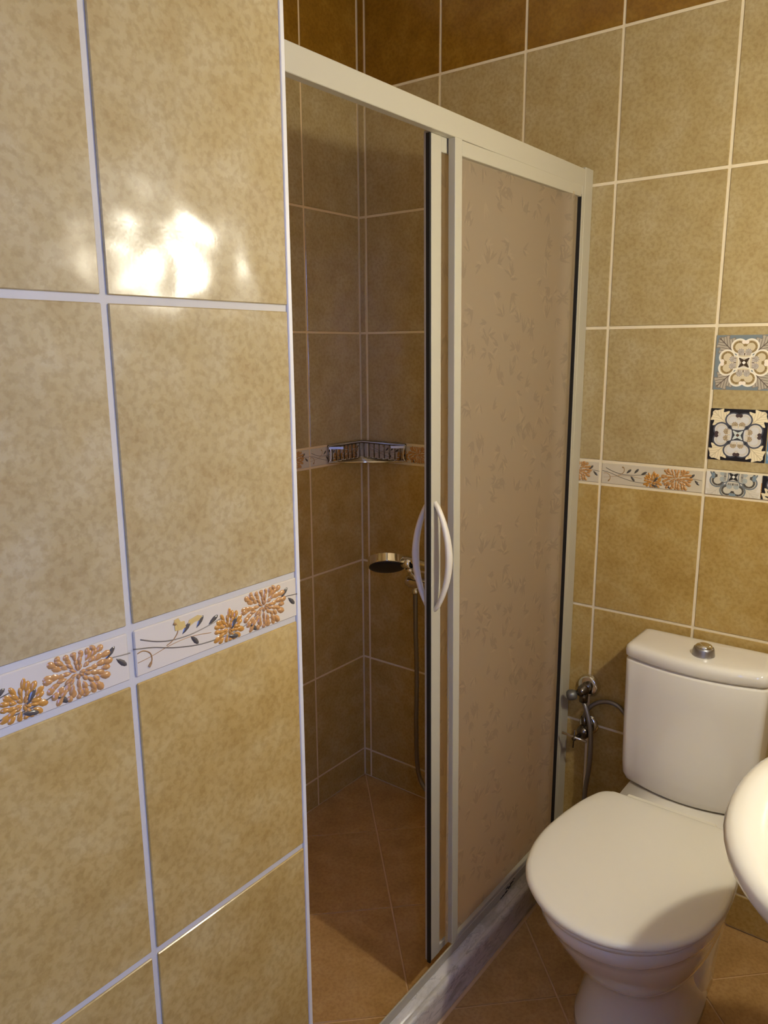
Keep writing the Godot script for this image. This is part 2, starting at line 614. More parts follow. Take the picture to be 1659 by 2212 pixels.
func basin() -> void:
	var t := thing("washbasin", "white ceramic washbasin with a rounded rim projecting over the toilet seat", "washbasin")
	var prof := [[0.60, 0.10, 0.22], [0.605, 0.14, 0.3], [0.635, 0.24, 0.5], [0.68, 0.315, 0.7], [0.735, 0.375, 0.85], [0.775, 0.405, 0.94], [0.79, 0.417, 0.972], [0.80, 0.4245, 0.99], [0.81, 0.4265, 0.998],
		[0.8175, 0.4225, 0.988], [0.8225, 0.414, 0.966], [0.825, 0.402, 0.936], [0.8248, 0.388, 0.895], [0.8215, 0.374, 0.85], [0.8135, 0.358, 0.80], [0.795, 0.335, 0.735], [0.765, 0.298, 0.64], [0.725, 0.262, 0.46], [0.706, 0.24, 0.24], [0.703, 0.232, 0.1]]
	var st := begin(true)
	var rings := []
	for i in prof.size():
		var e: Array = prof[i]
		var ring := []
		var xr := RIGHT - 0.002
		if i > 11:
			xr = RIGHT - lerpf(0.075, 0.2, clampf((0.825 - e[0]) / 0.12, 0, 1))
		var xl: float = RIGHT - 0.002 - e[1] - 0.004
		var hz: float = 0.29 * e[2]
		for k in 56:
			var a := TAU * k / 56.0
			var s := sin(a)
			var c := cos(a)
			var xc := lerpf(xl, xr, 0.52)
			var p := 2.15 if s < 0 else 4.5
			if i > 11:
				p = 2.3
			var r := pow(pow(absf(c), p) + pow(absf(s), p), -1.0 / p)
			ring.append(Vector3(xc + (xr - xc if s > 0 else xc - xl) * r * s, e[0], -1.11 + hz * r * c))
		rings.append(ring)
	loft(st, rings)
	put("bowl", done(st), M.ceramic, t)
	st = begin(true)
	lathe(st, Vector3(0.666, 0.703, -1.11), Vector3.UP, [[0.021, 0.0], [0.021, 0.002], [0.018, 0.0035], [0.002, 0.003]], 24)
	put("drain", done(st), M.chrome, t)
	# mixer tap on the basin's deck
	var tap := thing("basin_tap", "chrome single lever tap standing on the washbasin's deck by the wall", "tap", Vector3(0.845, 0.8255, -1.11))
	st = begin(true)
	lathe(st, Vector3.ZERO, Vector3.UP, [[0.024, 0.0], [0.024, 0.006], [0.02, 0.012], [0.019, 0.075], [0.021, 0.085], [0.018, 0.1]], 24)
	put("body", done(st), M.chrome, tap)
	st = begin(true)
	tube(st, [Vector3(-0.005, 0.05, 0), Vector3(-0.06, 0.07, 0), Vector3(-0.105, 0.068, 0), Vector3(-0.115, 0.05, 0)], [0.012, 0.011, 0.01, 0.009], 12)
	put("spout", done(st), M.chrome, tap)
	st = begin(true)
	tube(st, [Vector3(0.0, 0.1, 0), Vector3(-0.01, 0.115, 0), Vector3(-0.06, 0.135, 0)], [0.014, 0.01, 0.006], 12)
	put("lever", done(st), M.chrome, tap)

func lean(at: Vector3, deg: float) -> Transform3D:
	# a turn within the door's own plane (about x) round a point
	return Transform3D(Basis(Vector3.RIGHT, deg_to_rad(deg)), at) * Transform3D(Basis(), -at)

func pane(lo: Vector2, hi: Vector2, x: float, bump: bool) -> ArrayMesh:
	# (z, y) rectangle; a shallow swelling runs down beside the far edge
	var st := begin(true)
	var n := 40
	for layer in 1:
		var grid := []
		for i in n + 1:
			var s := float(i) / n
			s = pow(s, 0.6) if bump else s
			var z := lerpf(hi.x, lo.x, s)
			var off := 0.0
			if bump:
				off = 0.011 * exp(-pow((z - lo.x - 0.05) / 0.026, 2.0))
			grid.append([z, x + off - layer * 0.004])
		for i in n:
			var a := Vector3(grid[i][1], lo.y, grid[i][0])
			var b := Vector3(grid[i + 1][1], lo.y, grid[i + 1][0])
			var c := Vector3(grid[i + 1][1], hi.y, grid[i + 1][0])
			var d := Vector3(grid[i][1], hi.y, grid[i][0])
			var u0: float = (hi.x - grid[i][0]) / 0.6
			var u1: float = (hi.x - grid[i + 1][0]) / 0.6
			var v0 := 0.0
			var v1 := (hi.y - lo.y) / 0.6
			var q := [[a, Vector2(u0, v1)], [b, Vector2(u1, v1)], [c, Vector2(u1, v0)], [d, Vector2(u0, v0)]]
			var order := [0, 2, 1, 0, 3, 2] if layer == 0 else [0, 1, 2, 0, 2, 3]
			for k in order:
				st.set_uv(q[k][1])
				st.add_vertex(q[k][0])
	return done(st)

func bow_handle(out: float, x0: float, z: float, y0: float, y1: float) -> ArrayMesh:
	var st := begin(true)
	var path := []
	var rr := []
	for k in 25:
		var t := k / 24.0
		path.append(Vector3(x0 + out * pow(sin(PI * t), 0.75), lerpf(y0, y1, t), z))
		rr.append(0.0095 - 0.0035 * absf(2.0 * t - 1.0))
	tube(st, path, rr, 12, 0.75, Vector3(0, 0, 1))
	return done(st)

func shower() -> void:
	var e := thing("shower_enclosure", "white aluminium shower enclosure with a fixed frosted panel between wall corner and back wall", "shower enclosure")
	var y0 := 0.0855
	# bottom track
	var st := begin()
	cbox(st, Vector3(-0.142, y0 + 0.0118, (BACK + EDGE) * 0.5 - 0.0088), Vector3(0.004, 0.0236, EDGE - BACK - 0.0175), 0.0008)
	cbox(st, Vector3(-0.1455, y0 + 0.0015, (BACK + EDGE) * 0.5 - 0.0088), Vector3(0.007, 0.003, EDGE - BACK - 0.0175), 0.0008)
	put("bottom_track", done(st), M.alu, e)
	# top rail
	st = begin()
	var zc := (BACK + 0.045 + EDGE - 0.018) * 0.5
	var lz := EDGE - 0.018 - (BACK + 0.045)
	cbox(st, Vector3(-0.1485, 1.8325, zc), Vector3(0.017, 0.040, lz), 0.001)
	cbox(st, Vector3(-0.19, 1.8435, zc), Vector3(0.006, 0.018, lz), 0.001)
	cbox(st, Vector3(-0.172, 1.8505, zc), Vector3(0.042, 0.004, lz), 0.001)
	put("top_rail", done(st), M.alu, e)
	# wall profiles
	put("wall_profile", box_mesh(Vector3(-0.195, y0, BACK + 0.0005), Vector3(-0.140, 1.8575, BACK + 0.045), 0.0015), M.alu, e)
	put("wall_profile", box_mesh(Vector3(-0.195, y0, EDGE - 0.045), Vector3(-0.140, 1.8575, EDGE - 0.0175), 0.0015), M.alu, e)
	# fixed panel, hung a little askew
	var tf := lean(Vector3(-0.14, 1.8, BACK + 0.06), 0.9)
	var zl := -1.2645
	var zr := BACK + 0.0445
	var fx := put("panel_stile", box_mesh(Vector3(-0.1555, 0.111, zl - 0.024), Vector3(-0.14, 1.813, zl), 0.001), M.alu, e)
	fx.transform = lean(Vector3(-0.14, 1.8, zl), 0.95)
	put("panel_stile", box_mesh(Vector3(-0.1555, 0.111, zr), Vector3(-0.14, 1.815, zr + 0.016), 0.001), M.alu, e)
	var tr := put("panel_top_rail", box_mesh(Vector3(-0.1555, 1.785, zr + 0.016), Vector3(-0.1405, 1.8115, zl - 0.024), 0.001), M.alu, e)
	tr.transform = tf
	tr.transform = lean(Vector3(-0.14, 1.787, zl - 0.02), 0.45)
	put("panel_bottom_rail", box_mesh(Vector3(-0.1555, 0.106, zr + 0.016), Vector3(-0.1415, 0.119, zl - 0.05), 0.001), M.alu, e)
	var pn := put("pane", pane(Vector2(zr + 0.010, 0.112), Vector2(zl - 0.015, 1.795), -0.151, true), M.frost, e)
	pn.set_meta("label", "frosted pane with a faint leaf pattern")
	var gk := put("gasket", box_mesh(Vector3(-0.149, 0.118, zr + 0.0155), Vector3(-0.1405, 1.795, zr + 0.0185), 0.0003), M.rubber, e)
	gk.set_meta("label", "dark rubber seal")
	# sliding door, pushed open behind the fixed panel
	var d := thing("sliding_door", "frosted sliding shower door with white stile and bow handle, pushed open behind the fixed panel", "shower door")
	var sz := -1.214
	var td := lean(Vector3(-0.158, 1.8, sz), 0.72)
	d.transform = td
	var lo := 0.098
	put("stile", box_mesh(Vector3(-0.1745, lo, sz - 0.033), Vector3(-0.158, 1.818, sz), 0.001), M.alu, d)
	put("stile", box_mesh(Vector3(-0.1745, lo, sz - 0.62), Vector3(-0.158, 1.803, sz - 0.59), 0.001), M.alu, d)
	put("rail", box_mesh(Vector3(-0.1735, 1.787, sz - 0.59), Vector3(-0.159, 1.815, sz - 0.033), 0.001), M.alu, d)
	put("rail", box_mesh(Vector3(-0.1735, lo, sz - 0.59), Vector3(-0.159, lo + 0.018, sz - 0.033), 0.001), M.alu, d)
	put("pane", pane(Vector2(sz - 0.6, lo + 0.01), Vector2(sz - 0.028, 1.795), -0.164, false), M.frost_clear, d)
	var ds := put("door_seal", box_mesh(Vector3(-0.1672, lo - 0.004, sz - 0.0002), Vector3(-0.1583, 1.813, sz + 0.0045), 0.0006), M.rubber, d)
	ds.set_meta("label", "black brush seal on the leading edge")
	put("edge_lip", box_mesh(Vector3(-0.1725, lo, sz - 0.0002), Vector3(-0.1674, 1.813, sz + 0.003), 0.0005), M.alu, d)
	put("handle", bow_handle(0.034, -0.160, sz - 0.0145, 1.145, 0.922), M.handle, d)
	put("handle", bow_handle(-0.034, -0.1725, sz - 0.0145, 1.145, 0.922), M.handle, d)
	put("roller_bracket", box_mesh(Vector3(-0.172, 1.815, sz - 0.06), Vector3(-0.16, 1.835, sz - 0.036), 0.001), M.alu, d)
	# streaks of dirt on the bottom of the leading stile
	var k := thing("shower_kerb", "low veined marble kerb under the shower enclosure with dark mould spots", "kerb")
	st = begin(true)
	var z1 := BACK
	var z2 := EDGE - 0.0175
	var kp := [Vector2(-0.107, 0.0), Vector2(-0.1069, 0.004), Vector2(-0.1061, 0.066), Vector2(-0.106, 0.072), Vector2(-0.1075, 0.079), Vector2(-0.112, 0.0832), Vector2(-0.119, 0.0815), Vector2(-0.1215, 0.0805), Vector2(-0.124, 0.083), Vector2(-0.13, 0.0852), Vector2(-0.148, 0.0852), Vector2(-0.1515, 0.081), Vector2(-0.152, 0.0)]
	var r0 := []
	var r1 := []
	for p in kp:
		r0.append(Vector3(p.x, p.y, z1))
		r1.append(Vector3(p.x, p.y, z2))
	loft(st, [r1, r0])
	put("slab", done(st), M.marble, k)
	st = begin(true)
	loft(st, [[Vector3(-0.1068, -0.002, z2), Vector3(-0.1005, -0.002, z2), Vector3(-0.1015, 0.0012, z2), Vector3(-0.1068, 0.0055, z2)], [Vector3(-0.1068, -0.002, z1), Vector3(-0.1005, -0.002, z1), Vector3(-0.1015, 0.0012, z1), Vector3(-0.1068, 0.0055, z1)]])
	put("grout_bead", done(st), M.floor_grout, k)
	rng.seed = 77
	for s in [[-1.575, 0.0995, 0.022, 0.006], [-1.562, 0.094, 0.02, 0.007], [-1.55, 0.0985, 0.016, 0.005], [-1.545, 0.09, 0.02, 0.006], [-1.532, 0.0885, 0.018, 0.004], [-1.585, 0.1035, 0.012, 0.003], [-1.52, 0.0875, 0.012, 0.003]]:
		st = begin(true)
		var ring := []
		var ring2 := []
		for i in 14:
			var a := TAU * i / 14.0
			var rr := 0.55 + 0.6 * rng.randf()
			ring.append(Vector3(-0.1402, maxf(s[1] + sin(a) * s[3] * 0.5 * rr, 0.0858), s[0] - cos(a) * s[2] * 0.5 * rr))
			ring2.append(ring[-1] + Vector3(0.0005, 0, 0))
		loft(st, [ring, ring2])
		put("mould_spot", done(st), M.mould, k)

func basket() -> void:
	var t := thing("corner_basket", "chrome wire corner basket fixed in the shower corner at the flower border", "shower basket")
	var yt := 1.157
	var yb := 1.108
	var g := 0.009
	var c := Vector3(SHW + g, 0, BACK + g)
	var A := Vector3(SHW + g, 0, -1.712)
	var B := Vector3(-0.692, 0, BACK + g)
	var Y := func(p: Vector3, y: float) -> Vector3: return Vector3(p.x, y, p.z)
	var st := begin(true)
	tube(st, [Y.call(A, yt), Y.call(c, yt), Y.call(B, yt)], 0.0048, 8)
	put("top_rim", done(st), M.chrome_dark, t)
	st = begin(true)
	tube(st, [Y.call(A, yb), Y.call(c, yb), Y.call(B, yb)], 0.0025, 8)
	tube(st, [Y.call(A, yb), Y.call(B, yb)], 0.0034, 8)
	put("bottom_frame", done(st), M.chrome, t)
	for s in 2:
		var e: Vector3 = A if s == 0 else B
		for k in range(0, 9):
			st = begin(true)
			var p := e.lerp(c, k / 8.5)
			tube(st, [Y.call(p, yb), Y.call(p, yt)], 0.0019, 6, 1.0, Vector3.RIGHT)
			put("upright", done(st), M.chrome_dark, t)
	for k in range(1, 8):
		st = begin(true)
		var a := A.lerp(c, k / 8.0)
		var b := B.lerp(c, k / 8.0)
		tube(st, [Y.call(a, yb), Y.call(b, yb)], 0.0021, 6)
		put("floor_wire", done(st), M.chrome_mid, t)
	# low front bars at the two ends and the bright mounting tabs
	for s in 2:
		st = begin(true)
		var e: Vector3 = A if s == 0 else B
		var o: Vector3 = B if s == 0 else A
		var q := e.lerp(o, 0.17)
		tube(st, curve([Y.call(e, yt), Y.call(e.lerp(o, 0.03), yt - 0.012), Y.call(e.lerp(o, 0.03), yb + 0.012), Y.call(e, yb)], 4), 0.002, 6)
		put("end_loop", done(st), M.chrome, t)
		st = begin()
		var dir := (o - e).normalized()
		var bs := Basis(dir, Vector3.UP, dir.cross(Vector3.UP))
		cbox(st, Vector3.ZERO, Vector3(0.045, 0.008, 0.003), 0.0006, Transform3D(bs, Y.call(e.lerp(o, 0.1), yt - 0.005)))
		put("mounting_tab", done(st), M.satin, t)
		q = q

func shower_set() -> void:
	# wall mixer
	var t := thing("shower_mixer", "chrome wall mixer with a hand shower cradle, half hidden by the sliding door", "shower mixer")
	var st := begin(true)
	var my := 0.764
	var mz := -1.795
	lathe(st, Vector3(-0.634, my, mz), Vector3.RIGHT, [[0.004, 0.0], [0.012, 0.001], [0.0185, 0.006], [0.0215, 0.016], [0.021, 0.03], [0.019, 0.05], [0.024, 0.075], [0.024, 0.12], [0.02, 0.145], [0.018, 0.165], [0.0185, 0.181], [0.0165, 0.189], [0.012, 0.194], [0.004, 0.195]], 28)
	var body := put("body", done(st), M.chrome, t)
	for x in [-0.585, -0.445]:
		st = begin(true)
		lathe(st, Vector3(x, my, BACK), Vector3(0, 0, 1), [[0.032, 0.0], [0.032, 0.004], [0.026, 0.012], [0.014, 0.016], [0.013, mz - BACK]], 26)
		put("wall_flange", done(st), M.chrome, body)
	st = begin(true)
	lathe(st, Vector3(-0.515, my + 0.015, mz), Vector3(0, 1, 0.25), [[0.019, 0.0], [0.021, 0.02], [0.018, 0.03], [0.006, 0.034]], 24)
	put("lever_hub", done(st), M.chrome, t)
	st = begin()
	cbox(st, Vector3(0, 0, 0.04), Vector3(0.022, 0.008, 0.08), 0.003, Transform3D(Basis(Vector3.RIGHT, -0.35), Vector3(-0.515, my + 0.048, mz)))
	put("lever", done(st), M.chrome, t)
	# outlet below the body, threaded nut
	st = begin(true)
	lathe(st, Vector3(-0.602, my - 0.014, mz), Vector3.DOWN, [[0.0085, 0.0], [0.0085, 0.01], [0.01, 0.011], [0.01, 0.022], [0.0075, 0.024]], 16)
	put("hose_nut", done(st), M.chrome, t)
	# cradle
	st = begin(true)
	tube(st, curve([Vector3(-0.6, my + 0.012, mz + 0.005), Vector3(-0.598, my + 0.035, mz + 0.03), Vector3(-0.58, my + 0.058, mz + 0.062)], 5), [0.009, 0.009, 0.009, 0.009, 0.009, 0.0095, 0.0095, 0.01, 0.01, 0.011, 0.011], 12)
	var cr := put("cradle", done(st), M.chrome, t)
	st = begin(true)
	lathe(st, Vector3(-0.594, my + 0.076, -1.726), Vector3(1, 0.03, 0), [[0.0125, 0.0], [0.0155, 0.0], [0.0155, 0.028], [0.0125, 0.028]], 20, false, false)
	put("cradle_ring", done(st), M.chrome, cr)
	# hand shower lying in the cradle, head to the left, face down
	var h := thing("hand_shower", "chrome hand shower with a black face resting in the mixer cradle", "hand shower")
	st = begin(true)
	var hc := Vector3(-0.643, 0.822, -1.71)
	var ax := Vector3(-0.35, 0.82, -0.44).normalized()
	lathe(st, hc, ax, [[0.053, 0.0], [0.0545, 0.0004], [0.0555, 0.0014], [0.0555, 0.002], [0.0555, 0.0235], [0.0555, 0.0242], [0.0546, 0.0254], [0.053, 0.0262], [0.0515, 0.0265], [0.03, 0.0285], [0.002, 0.029]], 40)
	put("head", done(st), M.chrome, h)
	st = begin(true)
	lathe(st, hc - ax * 0.004, ax, [[0.03, 0.0], [0.046, 0.0008], [0.0515, 0.0025], [0.052, 0.005]], 40)
	var fc := put("spray_face", done(st), M.black, h)
	fc.set_meta("label", "black spray face")
	st = begin(true)
	tube(st, curve([Vector3(-0.615, 0.84, -1.728), Vector3(-0.585, 0.848, -1.73), Vector3(-0.5, 0.843, -1.727), Vector3(-0.43, 0.834, -1.73)], 6), 0.0118, 14)
	put("handle", done(st), M.chrome, h)
	# hose
	st = begin(true)
	var hp := [Vector3(-0.602, 0.73, mz), Vector3(-0.606, 0.62, mz - 0.008), Vector3(-0.612, 0.45, -1.818), Vector3(-0.618, 0.28, -1.825), Vector3(-0.617, 0.15, -1.83), Vector3(-0.6, 0.09, -1.83), Vector3(-0.56, 0.068, -1.825), Vector3(-0.5, 0.075, -1.82), Vector3(-0.44, 0.14, -1.81), Vector3(-0.41, 0.35, -1.79), Vector3(-0.4, 0.6, -1.76), Vector3(-0.395, 0.78, -1.735), Vector3(-0.41, 0.828, -1.73), Vector3(-0.432, 0.834, -1.73)]
	hp = curve(hp, 22)
	var rr := []
	for i in hp.size():
		rr.append(0.0066 + (0.0008 if i % 2 == 0 else 0.0))
	tube(st, hp, rr, 10)
	var hs := put("shower_hose", done(st), M.hose)
	tag(hs, "ribbed chrome shower hose hanging from the mixer down to the shower floor", "hose")

func valves() -> void:
	# upper angle valve
	var a := thing("angle_valve", "upper angle valve with a round wall flange and oval handle left of the cistern", "valve", Vector3(-0.083, 0.548, BACK))
	var st := begin(true)
	lathe(st, Vector3.ZERO, Vector3(0, 0, 1), [[0.0315, 0.0], [0.0315, 0.004], [0.028, 0.008], [0.0275, 0.011], [0.024, 0.013], [0.012, 0.0145]], 30)
	put("flange", done(st), M.chrome, a)
	st = begin(true)
	lathe(st, Vector3(0, 0, 0.01), Vector3(0, 0, 1), [[0.0125, 0.0], [0.0125, 0.02], [0.015, 0.021], [0.015, 0.034], [0.012, 0.036], [0.011, 0.05]], 16)
	tube(st, [Vector3(0, -0.005, 0.035), Vector3(0, -0.035, 0.035)], [0.012, 0.011], 14, 1.0, Vector3.RIGHT)
	put("body", done(st), M.chrome_dark, a)
	st = begin(true)
	lathe(st, Vector3(-0.012, -0.012, 0.052), Vector3(-0.85, -0.1, 0.5), [[0.008, 0.0], [0.0125, 0.003], [0.0145, 0.012], [0.014, 0.022], [0.009, 0.027], [0.002, 0.028]], 12)
	put("handle", done(st), M.grey_metal, a)
	# lower valve with a T handle
	var b := thing("stop_valve", "lower stop valve with a slim metal T handle left of the cistern", "valve", Vector3(-0.078, 0.425, BACK))
	st = begin(true)
	lathe(st, Vector3(0, 0.01, 0), Vector3(0, 0, 1), [[0.028, 0.0], [0.028, 0.003], [0.022, 0.009], [0.012, 0.011]], 28)
	var fl := put("flange", done(st), M.chrome, b)
	fl.set_meta("label", "pale chrome flange")
	st = begin(true)
	lathe(st, Vector3(0, 0.004, 0.008), Vector3(0, -0.12, 1), [[0.014, 0.0], [0.019, 0.006], [0.0205, 0.02], [0.018, 0.034], [0.012, 0.042]], 8)
	tube(st, [Vector3(0, 0.01, 0.025), Vector3(-0.004, 0.042, 0.028)], [0.01, 0.0085], 12, 1.0, Vector3.RIGHT)
	put("body", done(st), M.chrome_dark, b)
	st = begin(true)
	tube(st, [Vector3(-0.005, -0.004, 0.046), Vector3(-0.012, -0.008, 0.074)], 0.0055, 10, 1.0, Vector3.RIGHT)
	put("spindle", done(st), M.chrome_dark, b)
	st = begin(true)
	tube(st, [Vector3(-0.046, 0.0, 0.07), Vector3(0.022, -0.008, 0.066)], 0.0036, 10)
	put("handle", done(st), M.chrome, b)
	st = begin(true)
	tube(st, [Vector3(-0.011, 0.018, 0.07), Vector3(-0.0135, -0.034, 0.07)], 0.002, 8, 1.0, Vector3.RIGHT)
	put("lever_pin", done(st), M.chrome_dark, b)
	# hoses
	st = begin(true)
	tube(st, curve([Vector3(-0.083, 0.512, BACK + 0.036), Vector3(-0.073, 0.498, BACK + 0.04), Vector3(-0.057, 0.455, BACK + 0.046), Vector3(-0.052, 0.40, BACK + 0.046), Vector3(-0.056, 0.33, BACK + 0.04), Vector3(-0.066, 0.25, BACK + 0.034), Vector3(-0.066, 0.17, BACK + 0.034), Vector3(-0.04, 0.1, BACK + 0.05), Vector3(0.01, 0.07, BACK + 0.06), Vector3(0.08, 0.06, BACK + 0.065)], 7), 0.0062, 10, 1.0, Vector3.RIGHT)
	var h1 := put("supply_hose", done(st), M.hose)
	tag(h1, "grey braided hose hanging in a long bow from the upper angle valve", "hose")
	st = begin(true)
	tube(st, curve([Vector3(-0.082, 0.465, BACK + 0.028), Vector3(-0.072, 0.492, BACK + 0.026), Vector3(-0.05, 0.513, BACK + 0.02), Vector3(-0.02, 0.522, BACK + 0.016), Vector3(0.01, 0.515, BACK + 0.016), Vector3(0.032, 0.49, BACK + 0.016), Vector3(0.045, 0.455, BACK + 0.02), Vector3(0.055, 0.41, BACK + 0.03), Vector3(0.08, 0.375, BACK + 0.05), Vector3(0.1, 0.385, BACK + 0.06)], 7), 0.0058, 10, 1.0, Vector3.RIGHT)
	var h2 := put("supply_hose", done(st), M.hose)
	tag(h2, "grey braided hose arching from the lower stop valve behind the cistern", "hose")

func lamp() -> void:
	var mir := thing("mirror", "plain rectangular mirror on the right wall above the washbasin", "mirror")
	put("glass", box_mesh(Vector3(RIGHT - 0.017, 1.05, -1.42), Vector3(RIGHT - 0.012, 1.80, -0.80), 0.001), M.mirror, mir)
	put("backing", box_mesh(Vector3(RIGHT - 0.012, 1.06, -1.41), Vector3(RIGHT, 1.79, -0.81), 0.001), M.black, mir)
	var at := Vector3(0.798, 1.645, -1.118)
	var t := thing("mirror_lamp", "small glowing glass wall lamp in front of the mirror", "lamp")
	var st := begin(true)
	lathe(st, Vector3(RIGHT - 0.017, at.y + 0.085, at.z), Vector3(-1, 0, 0), [[0.03, 0.0], [0.03, 0.006], [0.022, 0.012], [0.006, 0.014]], 24)
	put("backplate", done(st), M.chrome, t)
	st = begin(true)
	tube(st, curve([Vector3(RIGHT - 0.025, at.y + 0.085, at.z), Vector3(at.x + 0.015, at.y + 0.088, at.z), Vector3(at.x, at.y + 0.074, at.z)], 5), 0.006, 10)
	put("arm", done(st), M.chrome, t)
	st = begin(true)
	lathe(st, at + Vector3(0, 0.055, 0), Vector3.UP, [[0.03, -0.004], [0.027, 0.004], [0.02, 0.016], [0.01, 0.02]], 24)
	put("socket", done(st), M.chrome, t)
	st = begin(true)
	lathe(st, at + Vector3(0, -0.068, 0), Vector3.UP, [[0.005, 0.0], [0.028, 0.003], [0.05, 0.012], [0.061, 0.028], [0.064, 0.045], [0.061, 0.07], [0.05, 0.095], [0.034, 0.115], [0.028, 0.122]], 32)
	put("lamp_globe", done(st), M.globe, t)
	var l := OmniLight3D.new()
	l.name = "lamp_light"
	l.light_color = Color(1.0, 0.96, 0.80).linear_to_srgb()
	l.light_energy = LAMP
	l.light_size = 0.022
	l.omni_range = 8.0
	l.omni_attenuation = 2.0
	l.shadow_enabled = true
	l.position = at
	add_child(l)

const LAMP := 0.52

func materials() -> void:
	M.fine = noise_tex(0.03, 4, [[0.0, col(230, 225, 217)], [0.4, col(244, 241, 236)], [0.62, col(255, 255, 255)], [1.0, col(253, 252, 249)]], 11, 18.0)
	M.wavy = noise_tex(0.008, 3, [], 21, 0.0, 256, FastNoiseLite.TYPE_SIMPLEX_SMOOTH, true, 6.0)
	M.light_tile = tile_set([[0.1, col(170, 147, 101)], [0.4, col(176, 155, 109)], [0.6, col(179, 159, 115)], [0.9, col(184, 166, 125)]], 3, 0.16)
	M.dark_tile = tile_set([[0.1, col(174, 142, 78)], [0.4, col(182, 151, 87)], [0.6, col(185, 155, 92)], [0.9, col(191, 164, 104)]], 4, 0.18)
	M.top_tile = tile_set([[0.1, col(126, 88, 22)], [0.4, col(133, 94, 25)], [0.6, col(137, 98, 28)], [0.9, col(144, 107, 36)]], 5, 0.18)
	M.floor_tile = tile_set([[0.1, col(180, 140, 84)], [0.4, col(190, 149, 91)], [0.6, col(195, 154, 97)], [0.9, col(202, 163, 108)]], 6, 0.4)
	M.border = plain(col(206, 193, 168), 0.22)
	M.petal = plain(col(184, 134, 78), 0.22)
	M.petal_bright = plain(col(188, 132, 58), 0.22)
	M.leaf = plain(col(92, 86, 80), 0.22, 0.25)
	M.stem = plain(col(112, 102, 90), 0.3, 0.35)
	M.tendril = plain(col(158, 118, 66), 0.28, 0.1)
	M.grout = plain(col(192, 184, 167), 0.85)
	M.shower_grout = plain(col(224, 198, 150), 0.85)
	M.floor_grout = plain(col(222, 186, 140), 0.9)
	M.plaster = plain(col(236, 232, 224), 0.9)
	M.trim = plain(col(214, 208, 194), 0.4)
	M.alu = plain(col(184, 176, 153), 0.42)
	M.handle = plain(col(226, 216, 196), 0.35)
	M.rubber = plain(col(14, 11, 9), 0.6)
	M.black = plain(col(22, 20, 24), 0.4)
	M.ceramic = plain(col(238, 232, 220), 0.08)
	M.ceramic.clearcoat_enabled = true
	M.ceramic.clearcoat = 0.5
	M.ceramic.clearcoat_roughness = 0.05
	M.plastic = plain(col(236, 230, 214), 0.32)
	M.chrome = plain(col(225, 222, 216), 0.08, 1.0)
	M.chrome_dark = plain(col(120, 112, 104), 0.22, 1.0)
	M.chrome_mid = plain(col(176, 168, 158), 0.2, 1.0)
	M.satin = plain(col(170, 168, 170), 0.38, 1.0)
	M.grey_metal = plain(col(120, 118, 112), 0.45, 0.7)
	M.hose = plain(col(138, 132, 126), 0.38, 0.75)
	M.mirror = plain(col(235, 235, 235), 0.0, 1.0)
	M.mould = plain(col(44, 38, 40), 0.8)
	M.marble = plain(Color.WHITE, 0.25)
	M.marble.albedo_texture = noise_tex(0.006, 5, [[0.0, col(150, 142, 120)], [0.36, col(206, 200, 186)], [0.5, col(226, 220, 208)], [0.56, col(176, 170, 160)], [0.6, col(224, 218, 206)], [1.0, col(232, 226, 216)]], 31, 60.0)
	M.marble.uv1_triplanar = true
	M.marble.uv1_world_triplanar = true
	M.marble.uv1_scale = Vector3(4.0, 4.0, 1.2)
	M.globe = plain(col(255, 244, 224), 0.4)
	M.globe.emission_enabled = true
	M.globe.emission = Color(1.0, 0.9, 0.7).linear_to_srgb()
	M.globe.emission_energy_multiplier = 22.0
	M.glass = plain(Color(1, 1, 1, 0.06), 0.0)
	M.glass.transparency = BaseMaterial3D.TRANSPARENCY_ALPHA
	M.frost = frosted()
	M.frost_clear = M.frost.duplicate()
	M.frost_clear.backlight = Color(1.32, 1.32, 1.32)

func frosted() -> StandardMaterial3D:
	# grey-brown frosted acrylic with a pale print of slender leaves
	var w := 512
	var im := Image.create(w, w, false, Image.FORMAT_RGBA8)
	var base := col(246, 234, 208)
	im.fill(Color(base.r, base.g, base.b, 0.84))
	var r := RandomNumberGenerator.new()
	r.seed = 8
	for k in 170:
		var p := Vector2(r.randf() * w, r.randf() * w)
		var a0 := r.randf() * TAU
		for j in 3 + r.randi() % 3:
			var a := a0 + (j - 2) * 0.42 + r.randf() * 0.1
			var ln := 16.0 + r.randf() * 16.0
			var sh := 0.935 if r.randf() < 0.7 else 1.02
			for s in int(ln * 1.5):
				var t := s / (ln * 1.5)
				var wd := 2.6 * sin(PI * pow(t, 0.7))
				for q in range(int(-wd), int(wd) + 1):
					var x := int(p.x + cos(a) * ln * t - sin(a) * q) & (w - 1)
					var y := int(p.y + sin(a) * ln * t + cos(a) * q) & (w - 1)
					im.set_pixel(x, y, Color(base.r * sh, base.g * sh, base.b * sh, 0.86))
	var m := plain(Color.WHITE, 0.34)
	m.albedo_texture = ImageTexture.create_from_image(im)
	m.transparency = BaseMaterial3D.TRANSPARENCY_ALPHA
	m.backlight_enabled = true
	m.backlight = Color(1.22, 1.22, 1.22)
	return m

func slab(called: String, lo: Vector3, hi: Vector3, mat: Material, label: String, category: String) -> MeshInstance3D:
	var o := put(called, box_mesh(lo, hi, 0.0), mat)
	structure(o, label, category)
	return o

